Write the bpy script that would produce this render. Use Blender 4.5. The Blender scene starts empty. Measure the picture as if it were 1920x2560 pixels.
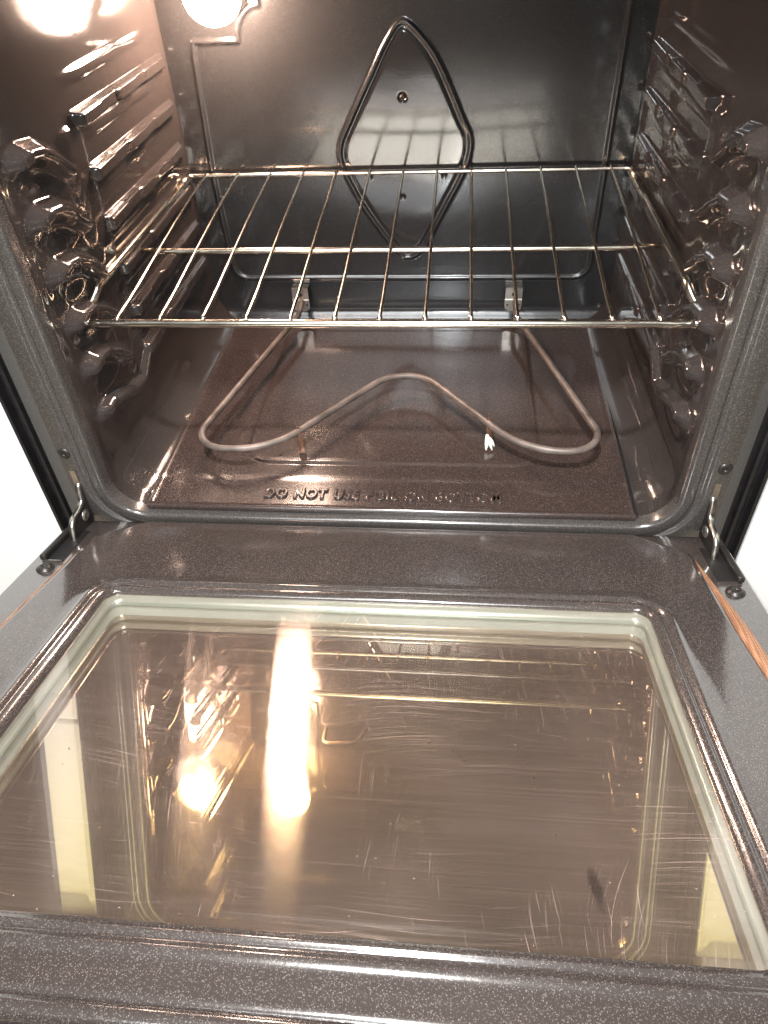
import bpy, math, random
import numpy as np
from mathutils import Vector, Matrix
random.seed(4); rng = np.random.default_rng(4)
S = bpy.context.scene
COL = S.collection

# ------------------------------------------------------------------ camera
yaw, pitch, roll = -0.12734, 0.74241, -0.06146
cam_loc = Vector((0.0750, -0.5900, 0.5416))
cy, sy, cp, sp = math.cos(yaw), math.sin(yaw), math.cos(pitch), math.sin(pitch)
fwd = Vector((sy*cp, cy*cp, -sp)); right = Vector((cy, -sy, 0)); up = right.cross(fwd)
cr, sr = math.cos(roll), math.sin(roll)
r2 = right*cr + up*sr; u2 = -right*sr + up*cr
cam = bpy.data.cameras.new('camera'); camo = bpy.data.objects.new('camera', cam); COL.objects.link(camo)
camo.matrix_world = Matrix(((r2.x, u2.x, -fwd.x, cam_loc.x), (r2.y, u2.y, -fwd.y, cam_loc.y), (r2.z, u2.z, -fwd.z, cam_loc.z), (0, 0, 0, 1)))
cam.sensor_fit = 'VERTICAL'; cam.sensor_height = 36; cam.lens = 1838.7/2560*36
cam.clip_start = 0.02; cam.clip_end = 60
S.camera = camo

# ------------------------------------------------------------------ world, lamps, exposure
W = bpy.data.worlds.new('World'); S.world = W; W.use_nodes = True
nt = W.node_tree; bg = nt.nodes['Background']
tc = nt.nodes.new('ShaderNodeTexCoord'); sx = nt.nodes.new('ShaderNodeSeparateXYZ'); rp = nt.nodes.new('ShaderNodeValToRGB')
nt.links.new(tc.outputs['Generated'], sx.inputs[0]); nt.links.new(sx.outputs['Z'], rp.inputs[0]); nt.links.new(rp.outputs[0], bg.inputs['Color'])
rp.color_ramp.elements[0].position = 0.0; rp.color_ramp.elements[0].color = (0.13, 0.12, 0.11, 1)
rp.color_ramp.elements[1].position = 0.85; rp.color_ramp.elements[1].color = (0.54, 0.58, 0.58, 1)
bg.inputs['Strength'].default_value = 0.38

def area(name, loc, target, size, power, color):
    l = bpy.data.lights.new(name, 'AREA'); l.shape = 'DISK'; l.size = size; l.energy = power; l.color = color
    o = bpy.data.objects.new(name, l); COL.objects.link(o); o.location = loc
    o.rotation_euler = (Vector(target)-Vector(loc)).to_track_quat('-Z', 'Y').to_euler(); return o
area('hood_light', (-0.05, -0.50, 1.45), (0, -0.05, 0), 0.08, 29.0, (1.0, 0.96, 0.92))
area('ceiling_light', (-0.19, -2.10, 2.0), (0, 0.1, 0.1), 1.4, 52.0, (0.97, 0.99, 1.0))
fl = bpy.data.lights.new('phone_light', 'SPOT'); fl.energy = 13.0; fl.color = (0.90, 0.96, 1.0); fl.shadow_soft_size = 0.006; fl.spot_size = math.radians(100); fl.spot_blend = 0.6
flo = bpy.data.objects.new('phone_light', fl); COL.objects.link(flo)
flo.location = cam_loc - r2*0.014 + u2*0.012; flo.rotation_euler = fwd.to_track_quat('-Z', 'Y').to_euler()

S.view_settings.view_transform = 'Standard'; S.view_settings.look = 'None'; S.view_settings.gamma = 1
S.view_settings.exposure = 0.25
S.render.engine = 'CYCLES'
cyc = S.cycles
cyc.use_denoising = True; cyc.max_bounces = 14; cyc.glossy_bounces = 10; cyc.transparent_max_bounces = 12
cyc.sample_clamp_indirect = 12.0; cyc.blur_glossy = 0.3; cyc.caustics_reflective = True

# ------------------------------------------------------------------ materials
def mat(name):
    m = bpy.data.materials.new(name); m.use_nodes = True
    return m, m.node_tree, m.node_tree.nodes['Principled BSDF']
def simple(name, col, rough=0.5, metal=0.0, coat=0.0, spec=0.5, var=0.0, scale=200, bump=0.0):
    m, t, b = mat(name)
    b.inputs['Roughness'].default_value = rough; b.inputs['Metallic'].default_value = metal
    b.inputs['Coat Weight'].default_value = coat; b.inputs['Specular IOR Level'].default_value = spec
    b.inputs['Base Color'].default_value = (*col, 1)
    if var or bump:
        c = t.nodes.new('ShaderNodeTexCoord'); n = t.nodes.new('ShaderNodeTexNoise'); n.inputs['Scale'].default_value = scale; n.inputs['Detail'].default_value = 5
        t.links.new(c.outputs['Object'], n.inputs['Vector'])
        if var:
            r = t.nodes.new('ShaderNodeValToRGB'); t.links.new(n.outputs['Fac'], r.inputs[0])
            r.color_ramp.elements[0].position = .3; r.color_ramp.elements[1].position = .7
            r.color_ramp.elements[0].color = (*[v*(1-var) for v in col], 1); r.color_ramp.elements[1].color = (*[min(1, v*(1+var)) for v in col], 1)
            t.links.new(r.outputs[0], b.inputs['Base Color'])
        if bump:
            bp = t.nodes.new('ShaderNodeBump'); bp.inputs['Strength'].default_value = bump; bp.inputs['Distance'].default_value = .001
            t.links.new(n.outputs['Fac'], bp.inputs['Height']); t.links.new(bp.outputs[0], b.inputs['Normal'])
    return m
def enamel(name, base, fleck, rough, fleck_amt=0.5, coat=0.6, attr=None, soot=0.0, fleck_scale=1350, wave=0.25):
    """speckled porcelain enamel: dark glossy base, tiny pale flecks, faint orange peel"""
    m, t, b = mat(name); N = t.nodes; L = t.links
    c = N.new('ShaderNodeTexCoord')
    v = N.new('ShaderNodeTexVoronoi'); v.inputs['Scale'].default_value = fleck_scale; L.new(c.outputs['Object'], v.inputs['Vector'])
    sc = N.new('ShaderNodeSeparateColor'); L.new(v.outputs['Color'], sc.inputs[0])
    pick = N.new('ShaderNodeMapRange'); pick.inputs['From Min'].default_value = 1-fleck_amt*0.36; pick.inputs['From Max'].default_value = 1.0; L.new(sc.outputs[0], pick.inputs['Value'])
    rad = N.new('ShaderNodeMapRange'); rad.inputs['From Min'].default_value = 0.55; rad.inputs['From Max'].default_value = 0.25; L.new(v.outputs['Distance'], rad.inputs['Value'])
    mu = N.new('ShaderNodeMath'); mu.operation = 'MULTIPLY'; L.new(pick.outputs[0], mu.inputs[0]); L.new(rad.outputs[0], mu.inputs[1])
    n1 = N.new('ShaderNodeTexNoise'); n1.inputs['Scale'].default_value = 9; n1.inputs['Detail'].default_value = 2; L.new(c.outputs['Object'], n1.inputs['Vector'])
    r1 = N.new('ShaderNodeValToRGB'); L.new(n1.outputs['Fac'], r1.inputs[0])
    r1.color_ramp.elements[0].position = .25; r1.color_ramp.elements[1].position = .85
    r1.color_ramp.elements[0].color = (*[x*.92 for x in base], 1); r1.color_ramp.elements[1].color = (*[x*1.08 for x in base], 1)
    mx = N.new('ShaderNodeMix'); mx.data_type = 'RGBA'; L.new(mu.outputs[0], mx.inputs['Factor']); L.new(r1.outputs[0], mx.inputs['A']); mx.inputs['B'].default_value = (*fleck, 1)
    last = mx.outputs['Result']
    # burnt specks
    v2 = N.new('ShaderNodeTexVoronoi'); v2.inputs['Scale'].default_value = 70; L.new(c.outputs['Object'], v2.inputs['Vector'])
    s2 = N.new('ShaderNodeSeparateColor'); L.new(v2.outputs['Color'], s2.inputs[0])
    k = N.new('ShaderNodeMath'); k.operation = 'GREATER_THAN'; k.inputs[1].default_value = 0.90; L.new(s2.outputs[1], k.inputs[0])
    d = N.new('ShaderNodeMath'); d.operation = 'LESS_THAN'; d.inputs[1].default_value = 0.07; L.new(v2.outputs['Distance'], d.inputs[0])
    kd = N.new('ShaderNodeMath'); kd.operation = 'MULTIPLY'; L.new(k.outputs[0], kd.inputs[0]); L.new(d.outputs[0], kd.inputs[1])
    m2 = N.new('ShaderNodeMix'); m2.data_type = 'RGBA'; L.new(kd.outputs[0], m2.inputs['Factor']); L.new(last, m2.inputs['A']); m2.inputs['B'].default_value = (.008, .005, .004, 1)
    L.new(m2.outputs['Result'], b.inputs['Base Color'])
    # roughness with greasy patches
    n2 = N.new('ShaderNodeTexNoise'); n2.inputs['Scale'].default_value = 7; n2.inputs['Detail'].default_value = 2; L.new(c.outputs['Object'], n2.inputs['Vector'])
    mr = N.new('ShaderNodeMapRange'); mr.inputs['From Min'].default_value = .2; mr.inputs['From Max'].default_value = .8
    mr.inputs['To Min'].default_value = rough*.88; mr.inputs['To Max'].default_value = rough*1.1; L.new(n2.outputs['Fac'], mr.inputs['Value'])
    out = mr.outputs[0]
    if attr:
        a = N.new('ShaderNodeAttribute'); a.attribute_name = attr
        mm = N.new('ShaderNodeMix'); mm.data_type = 'FLOAT'; L.new(a.outputs['Fac'], mm.inputs['Factor']); L.new(out, mm.inputs['A']); mm.inputs['B'].default_value = 0.10
        out = mm.outputs['Result']
    L.new(out, b.inputs['Roughness'])
    if attr:
        mm2 = N.new('ShaderNodeMix'); mm2.data_type = 'FLOAT'; L.new(a.outputs['Fac'], mm2.inputs['Factor']); mm2.inputs['A'].default_value = 1.5; mm2.inputs['B'].default_value = 1.95
        L.new(mm2.outputs['Result'], b.inputs['Coat IOR'])
    b.inputs['Coat Weight'].default_value = coat; b.inputs['Coat Roughness'].default_value = rough*0.45; b.inputs['Coat IOR'].default_value = 1.55
    b.inputs['IOR'].default_value = 1.55
    n3 = N.new('ShaderNodeTexNoise'); n3.inputs['Scale'].default_value = 420; n3.inputs['Detail'].default_value = 2; L.new(c.outputs['Object'], n3.inputs['Vector'])
    n4 = N.new('ShaderNodeTexNoise'); n4.inputs['Scale'].default_value = 55; n4.inputs['Detail'].default_value = 1; L.new(c.outputs['Object'], n4.inputs['Vector'])
    ad = N.new('ShaderNodeMath'); ad.operation = 'MULTIPLY_ADD'; L.new(n4.outputs['Fac'], ad.inputs[0]); ad.inputs[1].default_value = 2.5; L.new(n3.outputs['Fac'], ad.inputs[2])
    bp = N.new('ShaderNodeBump'); bp.inputs['Strength'].default_value = wave; bp.inputs['Distance'].default_value = .0002; L.new(ad.outputs[0], bp.inputs['Height'])
    L.new(bp.outputs[0], b.inputs['Normal']); L.new(bp.outputs[0], b.inputs['Coat Normal'])
    return m
M = {}
M['liner'] = enamel('brown_black_liner_enamel', (.034, .028, .026), (.11, .09, .08), .09, .2, coat=1.0, wave=.12)
M['back'] = enamel('back_panel_enamel', (.020, .0195, .0195), (.07, .068, .066), .19, .2, coat=.5, attr='clean', wave=.10)
M['floor'] = enamel('oven_floor_enamel', (.036, .025, .022), (.19, .14, .12), .18, .7, coat=.45, wave=.12)
M['door'] = enamel('speckled_door_enamel', (.042, .033, .030), (.19, .165, .15), .18, 1.5, coat=.9)
M['frame'] = enamel('speckled_frame_enamel', (.048, .043, .040), (.22, .20, .19), .22, 1.2, coat=.5)
M['chrome'] = simple('worn_chrome_wire', (.88, .77, .66), .18, 1.0, var=.25, scale=60)
M['tube'] = simple('heating_tube_oxide', (.135, .107, .092), .45, .25, var=.45, scale=45, bump=.3)
M['steel'] = simple('zinc_steel', (.62, .58, .52), .28, 1.0, var=.15, scale=90)
M['dark'] = simple('black_plastic', (.012, .011, .012), .35, var=.3, scale=120)
M['slot'] = simple('dark_slot', (.006, .005, .005), .6)
M['screw'] = simple('black_screw', (.05, .045, .042), .35, .6)
M['rust'] = simple('rusty_clip', (.15, .075, .045), .6, .3, var=.5, scale=300)
M['white'] = simple('white_cabinet_paint', (.90, .90, .88), .35)
M['skin'] = simple('black_door_skin', (.015, .016, .02), .18)
M['wall'] = simple('painted_wall', (.24, .21, .17), .7)
M['kfloor'] = simple('kitchen_floor_vinyl', (.35, .28, .2), .5, var=.2, scale=8)
M['scrap'] = simple('burnt_paper_scrap', (.85, .88, .78), .6, bump=.6, scale=400)
M['crumb'] = simple('charred_crumb', (.05, .022, .012), .6, var=.5, scale=500)
M['spacer'] = simple('aluminised_spacer', (.36, .36, .32), .22, .35, var=.06, scale=25)
M['groove'] = simple('spacer_seal', (.18, .20, .17), .4, .2)
# braided gasket
m, t, b = mat('copper_braid'); N = t.nodes; L = t.links
c = N.new('ShaderNodeTexCoord'); mp = N.new('ShaderNodeMapping'); mp.inputs['Rotation'].default_value = (0, 0, .8); L.new(c.outputs['Object'], mp.inputs[0])
w1 = N.new('ShaderNodeTexChecker'); w1.inputs['Scale'].default_value = 700; L.new(mp.outputs[0], w1.inputs[0])
w1.inputs['Color1'].default_value = (.46, .26, .16, 1); w1.inputs['Color2'].default_value = (.22, .10, .05, 1)
L.new(w1.outputs[0], b.inputs['Base Color']); b.inputs['Roughness'].default_value = .5; b.inputs['Metallic'].default_value = .35
M['braid'] = m
# bulb
m, t, b = mat('lit_bulb_glass'); b.inputs['Base Color'].default_value = (1, .9, .8, 1)
b.inputs['Emission Color'].default_value = (1.0, .70, .54, 1); b.inputs['Emission Strength'].default_value = 235
M['bulb'] = m
def streaks(t, c, sxyz, thr, soft, seed=0., rotz=0.):
    """thin scratch marks as a stretched noise threshold"""
    N = t.nodes; L = t.links
    mp = N.new('ShaderNodeMapping'); mp.inputs['Scale'].default_value = sxyz; mp.inputs['Location'].default_value = (seed, seed*.7, 0); mp.inputs['Rotation'].default_value = (0, 0, rotz)
    wn = N.new('ShaderNodeTexNoise'); wn.inputs['Scale'].default_value = 3.2; wn.inputs['Detail'].default_value = 1
    off = N.new('ShaderNodeVectorMath'); off.operation = 'ADD'; off.inputs[1].default_value = (seed, seed, 0); L.new(c.outputs['Object'], off.inputs[0]); L.new(off.outputs[0], wn.inputs['Vector'])
    sc = N.new('ShaderNodeVectorMath'); sc.operation = 'SCALE'; sc.inputs['Scale'].default_value = .16; L.new(wn.outputs['Color'], sc.inputs[0])
    ad = N.new('ShaderNodeVectorMath'); ad.operation = 'ADD'; L.new(c.outputs['Object'], ad.inputs[0]); L.new(sc.outputs[0], ad.inputs[1]); L.new(ad.outputs[0], mp.inputs[0])
    n = N.new('ShaderNodeTexNoise'); n.inputs['Scale'].default_value = 1; n.inputs['Detail'].default_value = 1; L.new(mp.outputs[0], n.inputs['Vector'])
    r = N.new('ShaderNodeMapRange'); r.inputs['From Min'].default_value = thr; r.inputs['From Max'].default_value = thr+soft; L.new(n.outputs['Fac'], r.inputs['Value'])
    cl = N.new('ShaderNodeTexNoise'); cl.inputs['Scale'].default_value = 9; cl.inputs['Detail'].default_value = 2
    L.new(off.outputs[0], cl.inputs['Vector'])
    cr_ = N.new('ShaderNodeMapRange'); cr_.inputs['From Min'].default_value = .50; cr_.inputs['From Max'].default_value = .66; L.new(cl.outputs['Fac'], cr_.inputs['Value'])
    mm = N.new('ShaderNodeMath'); mm.operation = 'MULTIPLY'; L.new(r.outputs[0], mm.inputs[0]); L.new(cr_.outputs[0], mm.inputs[1])
    return mm.outputs[0]
def madd(t, a, bb, op='ADD', clamp=True):
    n = t.nodes.new('ShaderNodeMath'); n.operation = op; n.use_clamp = clamp
    for i, v in enumerate((a, bb)):
        if isinstance(v, (int, float)): n.inputs[i].default_value = v
        else: t.links.new(v, n.inputs[i])
    return n.outputs[0]
def glass(name, tint_t, refl, refl_amt, aniso_amt, base=None, scratch=0.0, dirt_haze=.0, brush=True):
    m = bpy.data.materials.new(name); m.use_nodes = True; t = m.node_tree; N = t.nodes; L = t.links; N.clear()
    out = N.new('ShaderNodeOutputMaterial'); c = N.new('ShaderNodeTexCoord')
    if base: body = N.new('ShaderNodeBsdfDiffuse'); body.inputs[0].default_value = (*base, 1)
    else: body = N.new('ShaderNodeBsdfTransparent'); body.inputs[0].default_value = (*tint_t, 1)
    g = N.new('ShaderNodeBsdfAnisotropic'); g.inputs['Color'].default_value = (*refl, 1); g.inputs['Roughness'].default_value = .012
    tg = N.new('ShaderNodeTangent'); tg.direction_type = 'RADIAL'; tg.axis = 'X'
    g2 = N.new('ShaderNodeBsdfAnisotropic'); g2.distribution = 'BECKMANN'; g2.inputs['Color'].default_value = (*refl, 1); g2.inputs['Roughness'].default_value = .125; g2.inputs['Anisotropy'].default_value = .76
    # tangent along door x axis
    tv = N.new('ShaderNodeCombineXYZ'); tv.inputs[0].default_value = 1.0
    L.new(tv.outputs[0], g2.inputs['Tangent'])
    gm = N.new('ShaderNodeMixShader'); gm.inputs[0].default_value = aniso_amt; L.new(g.outputs[0], gm.inputs[1]); L.new(g2.outputs[0], gm.inputs[2])
    lw = N.new('ShaderNodeFresnel'); lw.inputs[0].default_value = 1.5
    fa = madd(t, lw.outputs[0], refl_amt, 'ADD')
    if base:       # thin-film coating: gold when seen square on, turning pale pink at a slant
        lf = N.new('ShaderNodeLayerWeight'); lf.inputs[0].default_value = .5
        cr2 = N.new('ShaderNodeValToRGB'); L.new(lf.outputs['Facing'], cr2.inputs[0])
        e = cr2.color_ramp.elements; e[0].position = .10; e[0].color = (1, .82, .32, 1); e[1].position = .62; e[1].color = (.90, .93, .86, 1)
        k1 = e.new(.27); k1.color = (1, .84, .44, 1); k2 = e.new(.40); k2.color = (1, .83, .72, 1)
        L.new(cr2.outputs[0], g.inputs['Color']); L.new(cr2.outputs[0], g2.inputs['Color'])
    if not base:   # anti-reflective underside
        ge = N.new('ShaderNodeNewGeometry'); fa = madd(t, fa, madd(t, 1.0, ge.outputs['Backfacing'], 'SUBTRACT'), 'MULTIPLY')
    mx = N.new('ShaderNodeMixShader'); L.new(fa, mx.inputs[0]); L.new(body.outputs[0], mx.inputs[1]); L.new(gm.outputs[0], mx.inputs[2])
    last = mx.outputs[0]
    if scratch or dirt_haze:
        s = streaks(t, c, (1700, 16, 1), .66, .08, 1.3, .06)
        s = madd(t, s, streaks(t, c, (9, 1900, 1), .64, .08, 4.1, .10))
        s = madd(t, s, streaks(t, c, (1800, 22, 1), .70, .08, 7.7, -.5))
        s = madd(t, s, streaks(t, c, (18, 1800, 1), .69, .08, 9.1, .35))
        s = madd(t, s, .34*scratch, 'MULTIPLY')
        fm = N.new('ShaderNodeMapping'); fm.inputs['Scale'].default_value = (5, 1500, 1); fm.inputs['Rotation'].default_value = (0, 0, .03); L.new(c.outputs['Object'], fm.inputs[0])
        fn = N.new('ShaderNodeTexNoise'); fn.inputs['Scale'].default_value = 1; fn.inputs['Detail'].default_value = 1; L.new(fm.outputs[0], fn.inputs['Vector'])
        fr = N.new('ShaderNodeMapRange'); fr.inputs['From Min'].default_value = .5; fr.inputs['From Max'].default_value = .75; fr.inputs['To Max'].default_value = .035; L.new(fn.outputs['Fac'], fr.inputs['Value'])
        s = madd(t, s, fr.outputs[0])
        v = N.new('ShaderNodeTexVoronoi'); v.inputs['Scale'].default_value = 170; L.new(c.outputs['Object'], v.inputs['Vector'])
        sc = N.new('ShaderNodeSeparateColor'); L.new(v.outputs['Color'], sc.inputs[0])
        k = madd(t, sc.outputs[0], .8, 'GREATER_THAN'); dd = madd(t, v.outputs['Distance'], .08, 'LESS_THAN')
        sp_ = madd(t, madd(t, k, dd, 'MULTIPLY'), .3*scratch, 'MULTIPLY')
        nz = N.new('ShaderNodeTexNoise'); nz.inputs['Scale'].default_value = 7; nz.inputs['Detail'].default_value = 7; L.new(c.outputs['Object'], nz.inputs['Vector'])
        dz = madd(t, nz.outputs['Fac'], dirt_haze*2, 'MULTIPLY')
        tot = madd(t, madd(t, s, sp_), dz)
        df = N.new('ShaderNodeBsdfDiffuse'); df.inputs[0].default_value = (.70, .51, .44, 1)  # pinkish dirt film, its colour also lifts the glass like haze
        m2 = N.new('ShaderNodeMixShader'); L.new(tot, m2.inputs[0]); L.new(last, m2.inputs[1]); L.new(df.outputs[0], m2.inputs[2]); last = m2.outputs[0]
        # two greasy smudges near the right front of the window
        sp3 = N.new('ShaderNodeSeparateXYZ'); wz = N.new('ShaderNodeTexNoise'); wz.inputs['Scale'].default_value = 140; L.new(c.outputs['Object'], wz.inputs['Vector'])
        L.new(c.outputs['Object'], sp3.inputs[0]); smt = None
        for (ux, uy, rx, ry, am, sk) in ((.1615, -.4160, .0042, .0150, .55, .12), (.1960, -.4080, .0130, .0160, .16, 0)):
            dx = madd(t, madd(t, sp3.outputs[0], ux, 'SUBTRACT', False), 1/rx, 'MULTIPLY', False); dy = madd(t, madd(t, sp3.outputs[1], uy, 'SUBTRACT', False), 1/ry, 'MULTIPLY', False)
            dx = madd(t, dx, madd(t, dy, sk*ry/rx, 'MULTIPLY', False), 'ADD', False)
            rr_ = madd(t, madd(t, dx, dx, 'MULTIPLY', False), madd(t, dy, dy, 'MULTIPLY', False), 'ADD', False)
            rr_ = madd(t, rr_, madd(t, wz.outputs['Fac'], .9, 'MULTIPLY', False), 'ADD', False)
            q = N.new('ShaderNodeMapRange'); q.inputs['From Min'].default_value = 1.4; q.inputs['From Max'].default_value = .7; q.inputs['To Max'].default_value = am; L.new(rr_, q.inputs['Value'])
            smt = q.outputs[0] if smt is None else madd(t, smt, q.outputs[0])
        gd = N.new('ShaderNodeBsdfDiffuse'); gd.inputs[0].default_value = (.010, .008, .007, 1)
        m3 = N.new('ShaderNodeMixShader'); L.new(smt, m3.inputs[0]); L.new(last, m3.inputs[1]); L.new(gd.outputs[0], m3.inputs[2]); last = m3.outputs[0]
    # fine horizontal ripples from wiping
    L.new(last, out.inputs[0]); return m
M['pane'] = glass('clear_inner_glass', (.90, .91, .87), (1, .92, .88), .11, .55, None, 1.0, .046)
M['pane2'] = glass('coated_outer_glass', (0, 0, 0), (1.0, .87, .50), .50, .12, (.045, .034, .028))

# ------------------------------------------------------------------ mesh helpers
def link(name, verts, faces, m, parent=None, smooth=True, mats=None):
    me = bpy.data.meshes.new(name); me.from_pydata([tuple(map(float, v)) for v in verts], [], faces); me.update()
    if smooth: me.polygons.foreach_set('use_smooth', [True]*len(me.polygons))
    o = bpy.data.objects.new(name, me); COL.objects.link(o)
    me.materials.append(M[m])
    if parent: o.parent = parent
    return o
def tag(o, label=None, cat=None, group=None, kind=None):
    if label: o['label'] = label
    if cat: o['category'] = cat
    if group: o['group'] = group
    if kind: o['kind'] = kind
    return o
def empty(name, loc, label, cat):
    o = bpy.data.objects.new(name, None); COL.objects.link(o); o.location = loc; o.empty_display_size = .05; return tag(o, label, cat)
def grid_faces(nu, nv, flip=False):
    F = []
    for i in range(nu-1):
        for j in range(nv-1):
            a = i*nv+j; q = (a, a+nv, a+nv+1, a+1)
            F.append(q[::-1] if flip else q)
    return F
def box_data(x0, x1, y0, y1, z0, z1):
    v = [(x0, y0, z0), (x1, y0, z0), (x1, y1, z0), (x0, y1, z0), (x0, y0, z1), (x1, y0, z1), (x1, y1, z1), (x0, y1, z1)]
    f = [(0, 3, 2, 1), (4, 5, 6, 7), (0, 1, 5, 4), (1, 2, 6, 5), (2, 3, 7, 6), (3, 0, 4, 7)]
    return v, f
def box(name, x0, x1, y0, y1, z0, z1, m, parent=None, bev=0.0):
    v, f = box_data(x0, x1, y0, y1, z0, z1); o = link(name, v, f, m, parent, smooth=False)
    if bev:
        b = o.modifiers.new('bevel', 'BEVEL'); b.width = bev; b.segments = 3; b.limit_method = 'NONE'
    return o
def catmull(P, n=8, closed=False):
    P = [Vector(p) for p in P]; out = []; m = len(P)
    rngi = range(m if closed else m-1)
    for i in rngi:
        if closed: p0, p1, p2, p3 = P[(i-1) % m], P[i], P[(i+1) % m], P[(i+2) % m]
        else: p0, p1, p2, p3 = P[max(i-1, 0)], P[i], P[i+1], P[min(i+2, m-1)]
        for k in range(n):
            t = k/n
            out.append(.5*((2*p1)+(-p0+p2)*t+(2*p0-5*p1+4*p2-p3)*t*t+(-p0+3*p1-3*p2+p3)*t**3))
    if not closed: out.append(P[-1])
    return out
def roundcorners(P, r, n=6, closed=False):
    P = [Vector(p) for p in P]; out = []; m = len(P)
    for i in range(m):
        if not closed and i in (0, m-1): out.append(P[i]); continue
        a, b, c = P[i-1], P[i], P[(i+1) % m]
        d1 = (a-b); d2 = (c-b); rr = min(r, d1.length*.48, d2.length*.48)
        s = b+d1.normalized()*rr; e = b+d2.normalized()*rr
        for k in range(n+1):
            t = k/n; out.append(s*(1-t)**2+b*2*t*(1-t)+e*t*t)
    return out
def tube_data(path, r, seg=12, closed=False, v0=0, rb=None):
    path = [Vector(p) for p in path]; n = len(path); V = []; F = []
    T = []
    for i in range(n):
        if closed: t = path[(i+1) % n]-path[i-1]
        else: t = path[min(i+1, n-1)]-path[max(i-1, 0)]
        T.append(t.normalized())
    nrm = T[0].orthogonal().normalized()
    for i in range(n):
        nrm = (nrm - T[i]*nrm.dot(T[i])).normalized(); bn = T[i].cross(nrm)
        rr = r[i] if hasattr(r, '__len__') else r
        for k in range(seg):
            a = 2*math.pi*k/seg; V.append(path[i]+nrm*math.cos(a)*rr+bn*math.sin(a)*rr)
    for i in range(n if closed else n-1):
        j = (i+1) % n
        for k in range(seg):
            F.append(tuple(v0+q for q in (i*seg+k, i*seg+(k+1) % seg, j*seg+(k+1) % seg, j*seg+k)))
    if not closed:
        F.append(tuple(v0+k for k in range(seg))[::-1]); F.append(tuple(v0+(n-1)*seg+k for k in range(seg)))
    return V, F
def tube(name, path, r, m, parent=None, seg=12, closed=False):
    V, F = tube_data(path, r, seg, closed); return link(name, V, F, m, parent)
def join(parts):
    V = []; F = []
    for v, f in parts:
        o = len(V); V += list(v); F += [tuple(q+o for q in g) for g in f]
    return V, F
def rrect(hx, z0, z1, R, nc=10, ns=24, cx=0.0, off=0.0):
    """ring of points of a rounded rectangle in (a, b); grown by off"""
    hx += off; z0 -= off; z1 += off; R = max(R+off, .0005); P = []
    C4 = [(cx+hx-R, z1-R, 0), (cx-hx+R, z1-R, 90), (cx-hx+R, z0+R, 180), (cx+hx-R, z0+R, 270)]
    for q in range(4):
        x, z, a0 = C4[q]
        arc = [(x+R*math.cos(math.radians(a0+90*k/nc)), z+R*math.sin(math.radians(a0+90*k/nc))) for k in range(nc+1)]
        P += arc
        nx, nz, na = C4[(q+1) % 4]
        e = (nx+R*math.cos(math.radians(na)), nz+R*math.sin(math.radians(na))); s = arc[-1]
        P += [(s[0]+(e[0]-s[0])*k/ns, s[1]+(e[1]-s[1])*k/ns) for k in range(1, ns)]
    return P
def loft(rings, closed=True, flip=False):
    n = len(rings[0]); V = [p for r in rings for p in r]; F = []
    for i in range(len(rings)-1):
        for k in range(n if closed else n-1):
            j = (k+1) % n; q = (i*n+k, i*n+j, (i+1)*n+j, (i+1)*n+k); F.append(q[::-1] if flip else q)
    return V, F
def sstep(a, b, x):
    t = np.clip((x-a)/(b-a), 0, 1); return t*t*(3-2*t)
def segdist(px, py, pts, closed=False):
    d = np.full(px.shape, 1e9); n = len(pts)
    for i in range(n if closed else n-1):
        ax, ay = pts[i]; bx, by = pts[(i+1) % n]
        vx, vy = bx-ax, by-ay; l2 = vx*vx+vy*vy+1e-12
        t = np.clip(((px-ax)*vx+(py-ay)*vy)/l2, 0, 1)
        d = np.minimum(d, np.hypot(px-ax-t*vx, py-ay-t*vy))
    return d
def inside(px, py, pts):
    c = np.zeros(px.shape, bool); n = len(pts)
    for i in range(n):
        ax, ay = pts[i]; bx, by = pts[(i+1) % n]
        if ay == by: continue
        k = ((ay > py) != (by > py)) & (px < (bx-ax)*(py-ay)/(by-ay)+ax); c ^= k
    return c

D = 0.438; ZT = 0.492; YF = -0.012          # cavity depth, ceiling height, frame plane
ZK = [0.1045+0.0505*k for k in range(6)]     # rack levels

# ------------------------------------------------------------------ setting
v, f = box_data(-6, 6, -5, 3, -.62, -.60)
tag(link('floor', v, f, 'kfloor', smooth=False), kind='structure')
v, f = box_data(-6, 6, .70, .72, -.60, 2.6)
tag(link('wall', v, f, 'wall', smooth=False), kind='structure')

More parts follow.
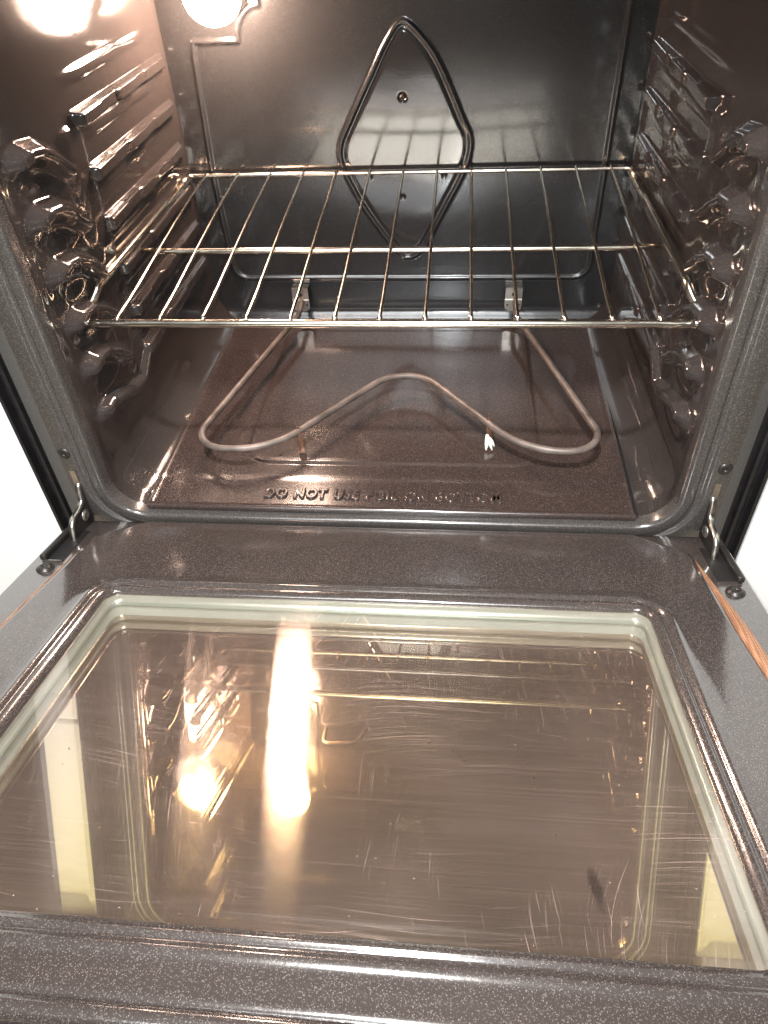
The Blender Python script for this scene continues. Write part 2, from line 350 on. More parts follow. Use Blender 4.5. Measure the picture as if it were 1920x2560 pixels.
# ------------------------------------------------------------------ cabinets either side
def cabinet(name, x0, x1, label):
    e = empty(name, ((x0+x1)/2, .3, -.6), label, 'cabinet')
    def P(n, a, b, c, d, z0, z1, m='white', bev=.0015):
        o = box(n, a, b, c, d, z0, z1, m, e, bev); o.matrix_parent_inverse = Matrix.Translation(e.location).inverted(); return o
    P('carcass', x0, x1, .020, .62, -.52, .50)
    P('drawer_front', x0+.003, x1-.003, .0, .0195, .335, .490, bev=.003)
    P('door', x0+.003, x1-.003, .0, .0195, -.50, .328, bev=.003)
    P('plinth', x0, x1, .06, .6, -.60, -.5205)
    P('worktop', x0, x1, -.02, .62, .5005, .54, bev=.004)
    return e
def cabinet_added_niche(x0, x1):
    e = empty('kitchen_cabinet', ((x0+x1)/2, .3, -.6), 'white kitchen cabinet showing as a bright strip left of the black oven', 'cabinet')
    def P(n, a, b, c, d, z0, z1, m='white', bev=.0015):
        o = box(n, a, b, c, d, z0, z1, m, e, bev); o.matrix_parent_inverse = Matrix.Translation(e.location).inverted(); return o
    P('carcass', x0, x1, .020, .62, -.52, .215)
    P('door', x0+.003, x1-.003, .0, .0195, -.50, .212, bev=.003)
    P('stile', x1-.052, x1, .0, .62, .2155, .4995, bev=.003)
    P('added_niche_back', x0, x1-.053, .60, .62, .2155, .4995, 'dark')  # unseen dark niche, added so the window reflects only a narrow white strip
    P('added_niche_end', x0, x0+.02, .0, .598, .2155, .4995, 'dark')
    P('worktop', x0, x1, -.02, .62, .5005, .54, 'dark', bev=.004)  # black here so the window does not reflect it bright
    P('plinth', x0, x1, .06, .6, -.60, -.5205)
cabinet_added_niche(-.95, -.384)
cabinet('kitchen_cabinet', .384, .95, 'white kitchen cabinet showing as a bright strip right of the black oven')

# ------------------------------------------------------------------ the oven
oven = empty('oven', (0, 0, -.6), 'open black speckled enamel oven with its glass window door lowered and lamp lit', 'oven')
OI = Matrix.Translation(oven.location).inverted()
def part(o, parent=None, label=None):
    if parent is None: o.parent = oven; o.matrix_parent_inverse = OI
    else: o.parent = parent; 
    if label: o['label'] = label
    return o

# side wall relief: inward displacement h(y, z)
def side_h(y, z):
    h = np.zeros_like(y)
    for k, zk in enumerate(ZK):
        zc = zk-.0062
        wid = .0056
        prof = sstep(wid+.0028, wid-.0005, np.abs(z-zc))
        ends = sstep(.164, .170, y)*sstep(.425, .415, y)
        depth = .0125-.0072*np.clip((y-.17)/(D-.17), 0, 1)-.0022*sstep(.215, .219, y)*sstep(.262, .258, y)-.0016*sstep(.318, .322, y)*sstep(.350, .346, y)+.0010*sstep(.262, .266, y)
        h = np.maximum(h, prof*ends*depth)
        # arched guide in front of the ledge: round tip, crest, then falling back to the land
        if k:
            pts = [(.036, zk-.008), (.056, zk-.004), (.080, zk-.008), (.104, zk-.022), (.124, zk-.038)]
        else:
            pts = [(.036, zk-.013), (.056, zk-.010), (.084, zk-.018), (.112, zk-.029), (.140, zk-.030), (.158, zk-.018), (.172, zk-.008)]
        d = segdist(y, z, pts)
        fade = sstep(.026, .046, y)
        h = np.maximum(h, (.0125 if k else .0110)*sstep(.0120, .0015, d)*fade)
        h = np.maximum(h, .0135*sstep(.0095, .0030, segdist(y, z, [(.040, zk-.008), (.058, zk-.006)]))*fade)
    # vertical land at the ledge fronts
    band = sstep(.118, .146, y)*sstep(.178, .166, y)*sstep(ZK[0]-.034, ZK[0]-.022, z)*sstep(ZK[-1]-.004, ZK[-1]-.012, z)
    h = np.maximum(h, .0035*band)
    for k, zk in enumerate(ZK):
        q = np.exp(-(((y-.076)/.024)**2+((z-zk+.029)/.011)**2)); h = h-(.0075 if k else .003)*q
        q = np.exp(-(((y-.235)/.062)**4+((z-zk-.028)/.006)**4)); h = h+.0022*q
        q = np.exp(-(((y-.345)/.035)**4+((z-zk-.028)/.005)**4)); h = h+.0018*q
    return h
def half_w(y):
    return .304+.0045*sstep(.004, .028, y)-.0122*np.clip((y-.03)/(D-.03), 0, 1)-.0020*sstep(D-.030, D, y)
ys = np.concatenate([np.linspace(.004, .02, 8), np.arange(.0215, D-.001, .0014), [D]])
zside = np.arange(.050, ZT-.015+.0001, .0011)
# half-section (left to right) : floor edge -> corner -> side -> ceiling
def section(y):
    hw = float(half_w(np.array(y))); R = .046; z0 = -.006
    left = []
    for k in range(13):
        a = math.pi/2*(1-k/12)
        left.append((hw-R+R*math.cos(a), z0+R-R*math.sin(a)))
    return hw, left, z0, R
rings = []
Rb = .046
angs = [math.pi/2*(1-k/14) for k in range(15)]
angt = [math.pi/2*k/8 for k in range(9)]
for y in ys:
    hw = float(half_w(np.array([y]))[0]); z0 = -.006; Rb = .040+.010*float(sstep(.004, .06, np.array(y)))
    hh = side_h(np.full(zside.shape, y), zside)
    s = [(0.13, y, z0), (.22, y, z0)]
    s += [(hw-Rb+Rb*math.cos(a), y, z0+Rb-Rb*math.sin(a)) for a in angs]
    s += [(hw-h, y, z) for z, h in zip(zside[0:], hh)]
    s += [(hw-.015+.015*math.cos(a), y, ZT-.015+.015*math.sin(a)) for a in angt[1:]]
    s += [(.2, y, ZT), (.1, y, ZT)]
    full = s + [(0, y, ZT)] + [(-a, b, c) for a, b, c in reversed(s)] + [(0, y, z0)]
    rings.append(full)
v, f = loft(rings, True, False)
part(link('cavity_liner', v, f, 'liner'))

# back panel with rounded bead, lamp recess and diamond
xs = np.arange(-.2985, .29851, .0016); zz = np.arange(-.0065, ZT+.001, .0016)
X, Z = np.meshgrid(xs, zz, indexing='ij')
bead = [(-.1695, .50), (-.1695, .402)] + [(-.1695-.030*math.sin(t), .402-.036*(1-math.cos(t))) for t in np.linspace(.3, 1.57, 6)] + [(-.235, .366), (-.2565, .366), (-.2590, .352), (-.2635, .215), (-.2600, .085)]
bead += [(-.2600+.022*(1-math.cos(t)), .085-.0225*math.sin(t)) for t in np.linspace(.3, 1.57, 6)] + [(.238, .0610)]
bead += [(.238+.022*math.sin(t), .083-.022*math.cos(t)) for t in np.linspace(.3, 1.57, 6)] + [(.2605, .210), (.2620, .37), (.2640, .50)]
dia = [(.000, .3800), (-.0200, .3590), (-.0405, .3240), (-.0705, .2720), (-.0850, .2420), (-.0810, .2120), (-.0560, .1620), (-.0200, .1100), (.000, .0930), (.0240, .1080), (.0530, .1620), (.0800, .2150), (.0855, .2490), (.0745, .2740), (.0455, .3340), (.0230, .3640)]
dia = [(p[0], p[2]) for p in catmull([(a, 0, b) for a, b in dia], 5, True)]
H = .0028*sstep(.0042, .0008, segdist(X, Z, bead))
dd = segdist(X, Z, dia, True); ins = inside(X, Z, dia)
H = np.maximum(H, .0028*sstep(.0040, .0006, dd))
H = np.where(ins, H+.0014*sstep(.004, .010, dd), H)
H += .0006*np.sin(X*19+1)*np.sin(Z*14)
# small hole dimples of the panel
rr = np.hypot(X-(-.001), Z-.300); H -= .003*sstep(.0055, .003, rr)
for hx_, hz_ in ((-.004, .178), (.052, .205), (-.048, .205)):
    H -= .002*sstep(.0035, .002, np.hypot(X-hx_, Z-hz_))
# bottom radius where the panel meets the floor
low = sstep(.022, -.006, Z); Yb = D-H-.010*low**2
clean = (ins*sstep(.003, .006, dd)).astype(float)
verts = np.stack([X, Yb, Z], -1).reshape(-1, 3)
bp_ = link('back_panel', verts, grid_faces(len(xs), len(zz), True), 'back')
at = bp_.data.attributes.new('clean', 'FLOAT', 'POINT'); at.data.foreach_set('value', clean.reshape(-1).astype(np.float32))
part(bp_)
# screw in the diamond
def screw_data(c, axis, r=.006, h=.003, n=20):
    """domed screw head with a rim washer; axis = outward normal"""
    ax = Vector(axis).normalized(); q = ax.to_track_quat('Z', 'Y'); V = []; F = []
    prof = [(r*1.25, 0), (r*1.25, h*.3), (r*1.02, h*.35), (r, h*.75), (r*.8, h), (r*.34, h*1.05), (r*.30, h*.6), (0.0002, h*.6)]
    for pr, ph in prof:
        for k in range(n):
            a = 2*math.pi*k/n; V.append(Vector(c)+q @ Vector((pr*math.cos(a), pr*math.sin(a), ph)))
    for i in range(len(prof)-1):
        for k in range(n):
            j = (k+1) % n; F.append((i*n+k, i*n+j, (i+1)*n+j, (i+1)*n+k))
    return V, F
v, f = screw_data((-.001, D-.0028, .300), (0, -1, 0), .0030, .0022); part(link('screw', v, f, 'screw'), bp_)

# floor panel : z = relief(x, y)
xs = np.arange(-.2675, .26751, .0017); yy = np.arange(-.0005, D-.006, .0017)
X, Y = np.meshgrid(xs, yy, indexing='ij')
def rr_sdf(x, y, cx, cy, hx, hy, r):
    qx = np.abs(x-cx)-hx+r; qy = np.abs(y-cy)-hy+r
    return np.hypot(np.maximum(qx, 0), np.maximum(qy, 0))+np.minimum(np.maximum(qx, qy), 0)-r
sd = rr_sdf(X, Y, -.001, .235, .172, .155, .03)
Zf = .0024*sstep(.004, -.004, sd-0)*1.0
Zf += .0013*sstep(.0038, .0, np.abs(sd-.001))
Zf += -.0008*sstep(.056, .044, Y)
Zf += .0016*sstep(.0050, .0, Y)            # front hem
Zf += .0005*np.sin(X*11)*np.sin(Y*13+.6)
ed = np.maximum(np.abs(X)-.2635, 0)/.0040; Zf += .0012*np.sin(np.clip(ed, 0, 1)*2.4)
verts = np.stack([X, Y, Zf], -1).reshape(-1, 3)
fp = part(link('floor_panel', verts, grid_faces(len(xs), len(yy)), 'floor'))
for sx_ in (-1, 1):
    v, f = box_data(min(sx_*.2682, sx_*.2712), max(sx_*.2682, sx_*.2712), .001, D-.012, -.0059, -.0035); part(link('seam_shade', v, f, 'slot', smooth=False), fp)  # dark strips painting the shade of the gaps beside the panel
# rolled front hem of the panel
hp = [(-.0002, .0016)]+[(-.0005-.0032*math.sin(t), .0016-.0036*(1-math.cos(t))) for t in np.linspace(.2, 1.9, 9)]+[(-.0030, -.0052)]
v, f = loft([[(x, y, z) for x in np.linspace(-.2675, .2675, 3)] for y, z in hp], False); part(link('front_hem', v, f, 'floor'), fp)
# stamped warning
cu = bpy.data.curves.new('warning_text', 'FONT'); cu.body = 'DO NOT USE FOIL ON BOTTOM'; cu.size = .0175; cu.extrude = .0014; cu.bevel_depth = .0013; cu.bevel_resolution = 2; cu.offset = .0001
cu.space_character = 1.18; cu.space_word = 1.15; cu.align_x = 'LEFT'
tmp = bpy.data.objects.new('tmp_text', cu); COL.objects.link(tmp); bpy.context.view_layer.update()
me = bpy.data.meshes.new_from_object(tmp); COL.objects.unlink(tmp); bpy.data.objects.remove(tmp)
co = np.array([v.co[:] for v in me.vertices]); w = co[:, 0].max()-co[:, 0].min()
sc_ = (.137+.129)/w
for v_ in me.vertices:
    v_.co.x = (v_.co.x-co[:, 0].min())*sc_-.138; v_.co.y = v_.co.y*1.18+.0160; v_.co.z = v_.co.z*.9-.0009
tx = bpy.data.objects.new('warning_text', me); COL.objects.link(tx); me.materials.clear(); me.materials.append(M['floor']); part(tx, fp)

# bake element
def bend(P, R, n=10):
    P = [Vector(p) for p in P]; out = [P[0]]
    for i in range(1, len(P)-1):
        a_, b_, c_ = P[i-1], P[i], P[i+1]; u = (a_-b_).normalized(); w = (c_-b_).normalized()
        ang = u.angle(w); L0 = min(R[i]/math.tan(ang/2), (a_-b_).length*.5, (c_-b_).length*.5); rr = L0*math.tan(ang/2)
        cen = b_+(u+w).normalized()*(rr/math.sin(ang/2)); s0 = b_+u*L0-cen; e0 = b_+w*L0-cen
        for k in range(n+1): out.append(cen+s0.normalized().slerp(e0.normalized(), k/n)*rr)
    return out+[P[-1]]
E_ = [(-.159, .433, .033), (-.158, .380, .030), (-.2345, .0640, .030), (-.1360, .0645, .030), (.0110, .2530, .030), (.1540, .0690, .030), (.2480, .0700, .030), (.1580, .3800, .030), (.157, .433, .033)]
be = part(tube('bake_element', bend(E_, [0, .03, .036, .090, .050, .090, .036, .03, 0], 12), .0041, 'tube', seg=14), label='grey heating tube bent in a wide W above the oven floor')
for sx_, px in ((-1, -.1605), (1, .155)):
    # bracket plate with two screw holes and a turned-down foot
    pl = [(-.0120, .053), (.0120, .053), (.0125, .026), (.0115, .020), (.007, .0165), (-.007, .0165), (-.0115, .020), (-.0125, .026)]
    yb = D-.0150
    V = [(px+a, yb if z < .045 else yb+.000, z) for a, z in pl] + [(px+a, yb-.0012, z) for a, z in pl]
    n = len(pl); F = [tuple(range(n)), tuple(range(2*n-1, n-1, -1))]+[(i, i+n, (i+1) % n+n, (i+1) % n) for i in range(n)]
    parts_ = [(V, F)]
    parts_.append(box_data(px-.0120, px+.0120, yb, D-.001, .0515, .0528))
    parts_.append(box_data(px-.0122, px+.0122, yb-.0030, yb-.0013, .0335, .0350))
    v, f = join(parts_); o = part(link('bracket', v, f, 'steel', smooth=False))
    for hx_, hz_ in ((.0, .0430), (-.0085, .0265), (.0085, .0265)):
        v, f = screw_data((px+hx_, yb-.0012, hz_), (0, -1, 0), .0024 if hz_ > .03 else .0012, .0012, 14); part(link('screw', v, f, 'screw'), o)
for cx_, cy_ in ((-.1090, .100), (.1135, .1225)):
    # bent strip that carries the element
    path = [(cx_, cy_, .0355), (cx_+.001, cy_-.006, .030), (cx_+.002, cy_-.005, .018), (cx_+.002, cy_-.003, .008), (cx_+.002, cy_-.008, .0036)]
    V = []; F = []
    wds = [.0018, .0030, .0040, .0042, .0036]
    for p, w_ in zip(path, wds):
        for dx, dy in ((-1, 0), (1, .25), (1, .5), (-1, .35)):
            V.append((p[0]+dx*w_, p[1]+dy*.004, p[2]))
    for i in range(len(path)-1):
        for k in range(4): F.append((i*4+k, i*4+(k+1) % 4, (i+1)*4+(k+1) % 4, (i+1)*4+k))
    F += [(0, 1, 2, 3), (16, 19, 18, 17)]
    part(link('support_clip', V, F, 'rust'), be)
# broil element under the ceiling
br = roundcorners([(-.150, .43, .446), (-.147, .380, .448), (-.085, .372, .440), (-.075, .43, .446)], .015, 8)
part(tube('broil_element', br, .0037, 'tube'))
# lamp
bc = Vector((-.206, .385, .423)); V = []; F = []; n = 24
prof = [(.012, .040), (.0125, .030), (.018, .020), (.029, .008), (.033, -.004), (.0315, -.016), (.023, -.027), (.011, -.0325), (.0003, -.034)]
for r_, t_ in prof:
    for k in range(n):
        a = 2*math.pi*k/n; V.append((bc.x+r_*math.cos(a), bc.y+t_, bc.z+r_*math.sin(a)))
for i in range(len(prof)-1):
    for k in range(n): j = (k+1) % n; F.append((i*n+k, i*n+j, (i+1)*n+j, (i+1)*n+k))
part(link('light_bulb', V, F, 'bulb'), label='glowing round oven lamp at the top of the back wall')
prof = [(.030, D-.0035), (.029, D-.0065), (.020, D-.008), (.014, D-.010), (.0135, D-.002)]; V = []; F = []
for r_, t_ in prof:
    for k in range(n):
        a = 2*math.pi*k/n; V.append((bc.x+r_*math.cos(a), t_, bc.z+r_*math.sin(a)))
for i in range(len(prof)-1):
    for k in range(n): j = (k+1) % n; F.append((i*n+k, i*n+j, (i+1)*n+j, (i+1)*n+k))
part(link('lamp_socket', V, F, 'back'))

# front frame
def fring(off, y, R=.040, zt=ZT): return [(a, y, b) for a, b in rrect(.304, -.006, zt, R, 12, 30, 0, off)]
def outer_rect(y, hx=.3555, z0=-.046, z1=ZT+.040):
    return [(a, y, b) for a, b in rrect(hx, z0, z1, .004, 12, 30)]
prof = [(0, .0045), (0, -.007), (.0006, -.0100), (.0022, -.0118), (.0040, -.0122), (.0108, -.0122), (.0122, -.0116), (.0136, -.0095), (.0150, -.0088), (.0185, -.0088), (.0200, -.0098), (.0212, -.0116), (.0224, -.0122), (.0240, -.0120)]
rings = [fring(o_, y_) for o_, y_ in prof]+[outer_rect(-.0100), outer_rect(.030, .3556)]
v, f = loft(rings, True, True)
ff = part(link('front_frame', v, f, 'frame'))
for px, pz in ((-.3335, .0790), (.3365, .0745)):
    v, f = screw_data((px, -.0102, pz), (0, -1, 0), .0062, .0030); part(link('screw', v, f, 'screw'), ff)
for px in (-.3325, .3350):
    v, f = box_data(px-.0040, px+.0040, -.0109, -.0104, .0, .0605); part(link('hinge_slot', v, f, 'slot', smooth=False), ff)
    v, f = box_data(px-.0030, px+.0030, -.0135, -.0112, .0365, .0570); part(link('slot_plate', v, f, 'steel', smooth=False), ff)
# side trims and body shell
for s in (-1, 1):
    parts_ = [box_data(min(s*.3575, s*.3815), max(s*.3575, s*.3815), .006, .60, -.56, ZT+.04), box_data(min(s*.3685, s*.3720), max(s*.3685, s*.3720), .000, .0055, -.56, ZT+.04), box_data(min(s*.3790, s*.3825), max(s*.3790, s*.3825), -.006, .0055, -.56, ZT+.04)]
    v, f = join(parts_); part(link('side_trim', v, f, 'dark', smooth=False))
part(box('control_panel', -.379, .379, -.030, .05, ZT+.041, ZT+.120, 'skin', bev=.004))
part(box('drawer_front', -.354, .354, .000, .02, -.55, -.060, 'skin', bev=.003))
part(box('cooktop', -.379, .379, .052, .60, ZT+.060, ZT+.122, 'skin', bev=.003))

# ------------------------------------------------------------------ oven door (local frame: x, s towards the viewer, n up)
TH = .2624; PX = Vector((0, -.0160, -.0083))
door_m = Matrix(((1, 0, 0, 0), (0, math.cos(TH), math.sin(TH), PX.y), (0, -math.sin(TH), math.cos(TH), PX.z), (0, 0, 0, 1)))
def dl(x, s, n): return (x, -s, n)      # door-local coordinates
GX, G0, G1, GR = .2485, .142, .4570, .013
def gring(off, n, R=GR): return [dl(a, b, n) for a, b in rrect(GX, G0, G1, R, 10, 40, 0, off)]
def xb(s): return .3085+.060*max(s, 0)
def panel_ring(n, grow=0.0, s0=.004, s1=.500):
    base = rrect(1.0, s0-grow, s1+grow, .012, 10, 40)   # x scaled after
    out = []
    for a, b in base:
        # corner cut at the hinge end
        xx = (xb(b)+grow)*np.clip(abs(a), 0, 1)*(1 if a > 0 else -1)
        cut = max(0, .030-(b-s0+grow)); lim = xb(b)+grow-cut*1.5
        if abs(xx) > lim: xx = math.copysign(lim, xx)
        out.append(dl(xx, b, n))
    return out
prof = [(.0000, -.0050), (.0000, -.0022), (.0012, -.0004), (.0040, .0002), (.0052, .0012), (.0066, .0012), (.0082, -.0006), (.0100, -.0010), (.0120, .0002), (.0140, .0024), (.0160, .0026), (.0185, .0012), (.0215, .0002), (.030, 0.0)]
rings = [gring(o_, n_) for o_, n_ in prof]
# sheet ring a bit inside the outline, then drop to the flange
rings += [panel_ring(.0, -.006), panel_ring(-.0004, -.0025), panel_ring(-.0022, 0), panel_ring(-.0050, .0015)]
def flange_ring(n, hx=.3535, s0=-.002, s1=.502): return [dl(a, b, n) for a, b in rrect(hx, s0, s1, .003, 10, 40)]
rings += [panel_ring(-.0058, .0035, s1=.4995)]
rings += [flange_ring(-.0060), flange_ring(-.0068, .3550, s1=.5035), flange_ring(-.030, .3550, s1=.5035)]
v, f = loft(rings, True, False)
door = link('door', v, f, 'door'); door.matrix_world = door_m; 
door.parent = oven; door.matrix_parent_inverse = OI
door['label'] = 'lowered oven door with speckled inner panel around a large window'
# front edge roll of the door
pr = [(.4995, -.0030), (.5005, .0002), (.504, .0018), (.508, .0012), (.5105, -.0020), (.511, -.006), (.511, -.034)]
v, f = loft([[dl(-.350, s, n), dl(.350, s, n)] for s, n in pr], False, True); part(link('front_edge', v, f, 'door'), door)
# outer skin
parts_ = [box_data(-.3600, -.3572, -.515, -.012, -.050, -.014), box_data(.3572, .3600, -.515, -.012, -.050, -.014), box_data(-.3600, .3600, -.5185, -.5152, -.050, -.014), box_data(-.3600, .3600, -.5185, -.012, -.0535, -.0502)]
v, f = join(parts_); part(link('outer_skin', v, f, 'skin', smooth=False), door)
# window stack
def pane(name, hx, s0, s1, n, th, m):
    v, f = box_data(-hx, hx, -s1, -s0, n-th, n); return part(link(name, v, f, m, smooth=False), door)
pan1 = [[dl(-GX-.004, G0-.004, -.0042), dl(GX+.004, G0-.004, -.0042), dl(GX+.004, G1+.004, -.0042), dl(-GX-.004, G1+.004, -.0042)]]
link('window_glass', pan1[0], [(0, 3, 2, 1)], 'pane', door, smooth=False)
rings = [gring(o_, n_) for o_, n_ in [(.001, -.0055), (.0004, -.0120), (-.0015, -.0132)]]
v, f = loft(rings, True, True); link('window_frame', v, f, 'spacer', door)
rings = [gring(o_, n_, .012) for o_, n_ in [(-.0015, -.0133), (-.0030, -.0143), (-.0030, -.0160), (-.0005, -.0168)]]
v, f = loft(rings, True, True); link('window_seal', v, f, 'groove', door)
rings = [gring(o_, n_, .015) for o_, n_ in [(-.0005, -.0169), (-.0010, -.0190), (-.0035, -.0235), (-.0040, -.0262)]]
v, f = loft(rings, True, True); link('window_spacer', v, f, 'spacer', door)
pan2 = [dl(-GX-.002, G0-.002, -.0255), dl(GX+.002, G0-.002, -.0255), dl(GX+.002, G1+.002, -.0255), dl(-GX-.002, G1+.002, -.0255)]
link('outer_glass', pan2, [(0, 3, 2, 1)], 'pane2', door, smooth=False)
# flange screws, hinge slots, arms
for px, s in ((-.3345, .100), (.3370, .101)):
    v, f = screw_data(dl(px, s, -.0058), (0, 0, 1), .0070, .0030); part(link('screw', v, f, 'screw'), door)
for px in (-.3320, .3345):
    v, f = box_data(px-.0085, px+.0085, -.086, -.022, -.0056, -.0052); part(link('hinge_slot', v, f, 'slot', smooth=False), door)
    v, f = box_data(px-.0095, px+.0085, -.0875, -.0862, -.0058, -.0038); part(link('slot_lip', v, f, 'steel', smooth=False), door)
    sgn = -1 if px < 0 else 1
    v, f = join([box_data(min(px+sgn*.0088, px+sgn*.0155), max(px+sgn*.0088, px+sgn*.0155), -.084, -.026, -.0058, .0012)]); part(box('hinge_cover', min(px+sgn*.0088, px+sgn*.0155), max(px+sgn*.0088, px+sgn*.0155), -.086, -.024, -.0058, .0010, 'screw', bev=.002), door)
dinv = door_m.inverted()
for s, px in ((-1, -.3320), (1, .3345)):
    # flat plate arm in a vertical plane, its steel edge towards the viewer
    out_ = [(-.006, .040), (-.014, .038), (-.018, .030), (-.0205, .020), (-.030, .0165), (-.044, .0165), (-.053, .012), (-.0575, .002), (-.063, -.006), (-.090, -.004)]
    inn_ = [(-.006, .022), (-.008, .012), (-.010, .000), (-.012, -.012), (-.018, -.020), (-.028, -.026), (-.040, -.030), (-.052, -.030), (-.062, -.024), (-.090, -.014)]
    V = []; F = []; n = len(out_)
    for xo in (-.0018, .0018):
        V += [dinv @ Vector((px+xo, a, b)) for a, b in out_]; V += [dinv @ Vector((px+xo, a, b)) for a, b in inn_]
    for i in range(n-1):
        F.append((i, i+1, n+i+1, n+i)); F.append((2*n+i, 3*n+i, 3*n+i+1, 2*n+i+1))
    part(link('hinge_plate', V, F, 'screw', smooth=False), door)
    # bright rolled strip along the outer edge
    V = []; F = []
    sm = catmull([(0, a, b) for a, b in out_], 5)
    sm2 = [(p.y, p.z) for p in sm]
    for (a, b) in sm2:
        for xo in (-.0026, .0026):
            V.append(dinv @ Vector((px+xo, a-.0008, b+.0010)))
        for xo in (.0026, -.0026): V.append(dinv @ Vector((px+xo, a+.0022, b-.0016)))
    for i in range(len(sm2)-1):
        for k in range(4): F.append((i*4+k, i*4+(k+1) % 4, (i+1)*4+(k+1) % 4, (i+1)*4+k))
    F += [(0, 3, 2, 1), tuple(len(V)-4+k for k in range(4))]
    part(link('hinge_arm', V, F, 'steel'), door)
    v, f = screw_data(dinv @ Vector((px-s*.0022, -.026, .004)), (dinv.to_3x3() @ Vector((-s, 0, 0))), .0055, .0022); part(link('rivet', v, f, 'steel'), door)
# braided gasket tucked along the right edge; only a thin copper seam shows on the left
pts = []; rads = []
for k in range(60):
    s = .050+.43*k/59; pts.append(dl(.3125+.062*(s-.05)+.0015, s, -.0035)); rads.append(.0070*min(1, .03+(s-.05)/.12))
v, f = tube_data(pts, rads, 14); part(link('gasket', v, f, 'braid'), door, 'orange braided rope gasket, a long wedge widening from the hinge')
pts = []; rads = []
for k in range(40):
    s = .060+.42*k/39; pts.append(dl(-.3125-.062*(s-.05)-.0035, s, -.0056)); rads.append(.0008*min(1, .1+(s-.06)/.08))
v, f = tube_data(pts, rads, 8); part(link('gasket', v, f, 'braid'), door)

# ------------------------------------------------------------------ the rack
rack = empty('oven_rack', (-.002, .25, .20), 'chrome wire rack resting on the fourth ledge from the top', 'oven rack')
RI = Matrix.Translation(rack.location).inverted()
def rp_(o):
    o.parent = rack; o.matrix_parent_inverse = RI; return o
RX = .2985; R1 = .0032
loop = [(-.302, .0705, .1885), (.298, .0705, .1885)]
side = lambda s, c: [(c+s*.3090, .0620, .1900), (c+s*.3080, .0860, .1910), (c+s*.2990, .0985, .2030), (c+s*.2965, .1080, .2100), (c+s*.2940, .30, .2105), (c+s*.2915, .422, .2110)]
L_ = side(-1, -.003); R_ = side(1, -.001)
path = roundcorners(L_[::-1]+R_, .010, 6)
# open path start/end at the back; add the back corners and back rail
rp_(tube('side_and_front_rail', path, .0042, 'chrome', seg=14))
bk = roundcorners([(-.2935, .400, .2140), (-.2935, .4262, .2140), (.2915, .4262, .2140), (.2915, .400, .2140)], .008, 6)
rp_(tube('back_rail', bk, .0029, 'chrome'))
rp_(tube('middle_rail', [(-.3035, .2135, .2015), (-.25, .2125, .2003), (.25, .2125, .2003), (.3000, .2135, .2015)], R1, 'chrome'))
wx = [-.2680+.04445*k for k in range(13)]
V0, F0 = join([tube_data(catmull([(0, .4270, .2170), (0, .4150, .2165), (0, .300, .2110), (0, .2130, .2050), (0, .120, .1975), (0, .0680, .1950), (0, .0625, .1925)], 5), .0019, 10),
               tube_data([(0, .0690, .1945), (0, .0665, .1950), (0, .0640, .1945), (0, .0620, .1925)], [.0012, .0026, .0030, .0018], 8)])
w0 = link('wire', V0, F0, 'chrome'); rp_(w0); w0.location = (wx[0], 0, 0)
for x in wx[1:]:
    o = w0.copy(); COL.objects.link(o); o.location = (x, 0, 0)

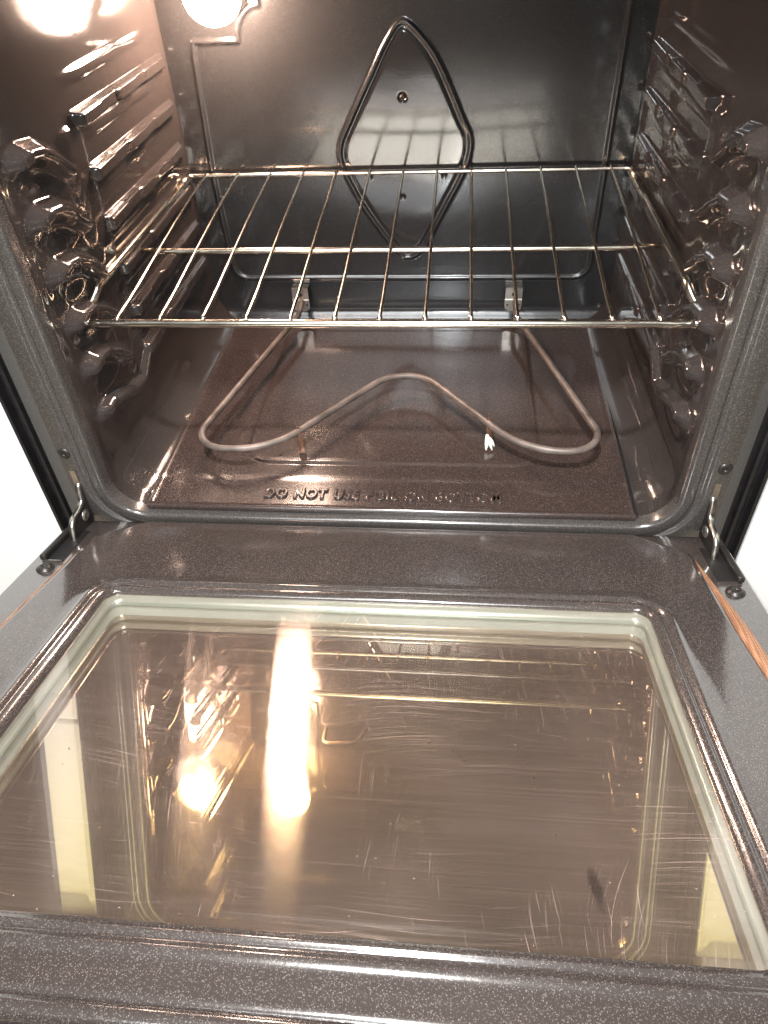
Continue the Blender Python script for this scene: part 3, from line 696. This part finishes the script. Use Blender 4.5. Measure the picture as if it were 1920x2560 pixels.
# ------------------------------------------------------------------ loose bits
# white scrap caught on the right clip
V = []; F = []
def strip(pts, w):
    b0 = len(V)
    for i, (p, ww) in enumerate(zip(pts, w)):
        p = Vector(p)
        for dx, dz in ((-ww, 0), (0, .0012), (ww, 0), (0, -.0012)): V.append(p+Vector((dx, 0, dz)))
    for i in range(len(pts)-1):
        for k in range(4): F.append((b0+i*4+k, b0+i*4+(k+1) % 4, b0+(i+1)*4+(k+1) % 4, b0+(i+1)*4+k))
    F.append((b0, b0+1, b0+2, b0+3)); e_ = len(V)-4; F.append((e_+3, e_+2, e_+1, e_))
strip([(.1125, .110, .0210), (.1130, .108, .0165), (.1130, .106, .0120), (.1122, .103, .0080), (.1118, .101, .0060)], [.0018, .0030, .0032, .0018, .0011])
strip([(.1150, .109, .0175), (.1160, .107, .0130), (.1172, .104, .0090), (.1184, .101, .0062)], [.0016, .0030, .0022, .0011])
strip([(.1155, .109, .0175), (.1180, .107, .0145), (.1198, .105, .0110), (.1210, .104, .0092)], [.0014, .0020, .0015, .0007])
tag(link('paper_scrap', V, F, 'scrap'), 'torn white scrap caught on the clip of the grey heating tube', 'scrap')
# crumbs (charred grains) on the window and the oven floor
V = []; F = []
ico = [(0, 0, 1), (.9, 0, .3), (.28, .85, .3), (-.72, .52, .3), (-.72, -.52, .3), (.28, -.85, .3), (0, 0, -.6)]
icf = [(0, 1, 2), (0, 2, 3), (0, 3, 4), (0, 4, 5), (0, 5, 1), (6, 2, 1), (6, 3, 2), (6, 4, 3), (6, 5, 4), (6, 1, 5)]
def grain(p, r):
    b0 = len(V)
    for q in ico: V.append(Vector(p)+Vector(q)*r*random.uniform(.7, 1.25))
    for g in icf: F.append(tuple(b0+k for k in g))
gl = [(.079, .318, .0010), (.083, .322, .0012), (.087, .327, .0008), (.062, .312, .0008), (.055, .300, .0008), (.125, .315, .0010), (.129, .326, .0009), (.133, .338, .0008), (.134, .347, .0008), (.142, .382, .0008), (.033, .345, .0007), (-.052, .285, .0006), (.036, .347, .0006), (.100, .372, .0005), (-.185, .31, .0009), (-.175, .325, .0008), (-.178, .345, .0006), (-.19, .35, .0006)]
for a, s, r in gl: grain(door_m @ Vector(dl(a, s, -.0040+r*.5)), r)
for k in range(30): grain(door_m @ Vector(dl(random.gauss(-.1, .09), random.uniform(.2, .44), -.0038)), random.uniform(.0003, .0006))
for k in range(46): grain((random.uniform(-.24, .24), random.choice([random.uniform(.01, .09), random.gauss(.36, .03)]), .0008+.0016), random.uniform(.0005, .0013))
tag(link('crumbs', V, F, 'crumb'), 'scattered dark charred crumbs on the door window and oven floor', 'crumbs', kind='stuff')
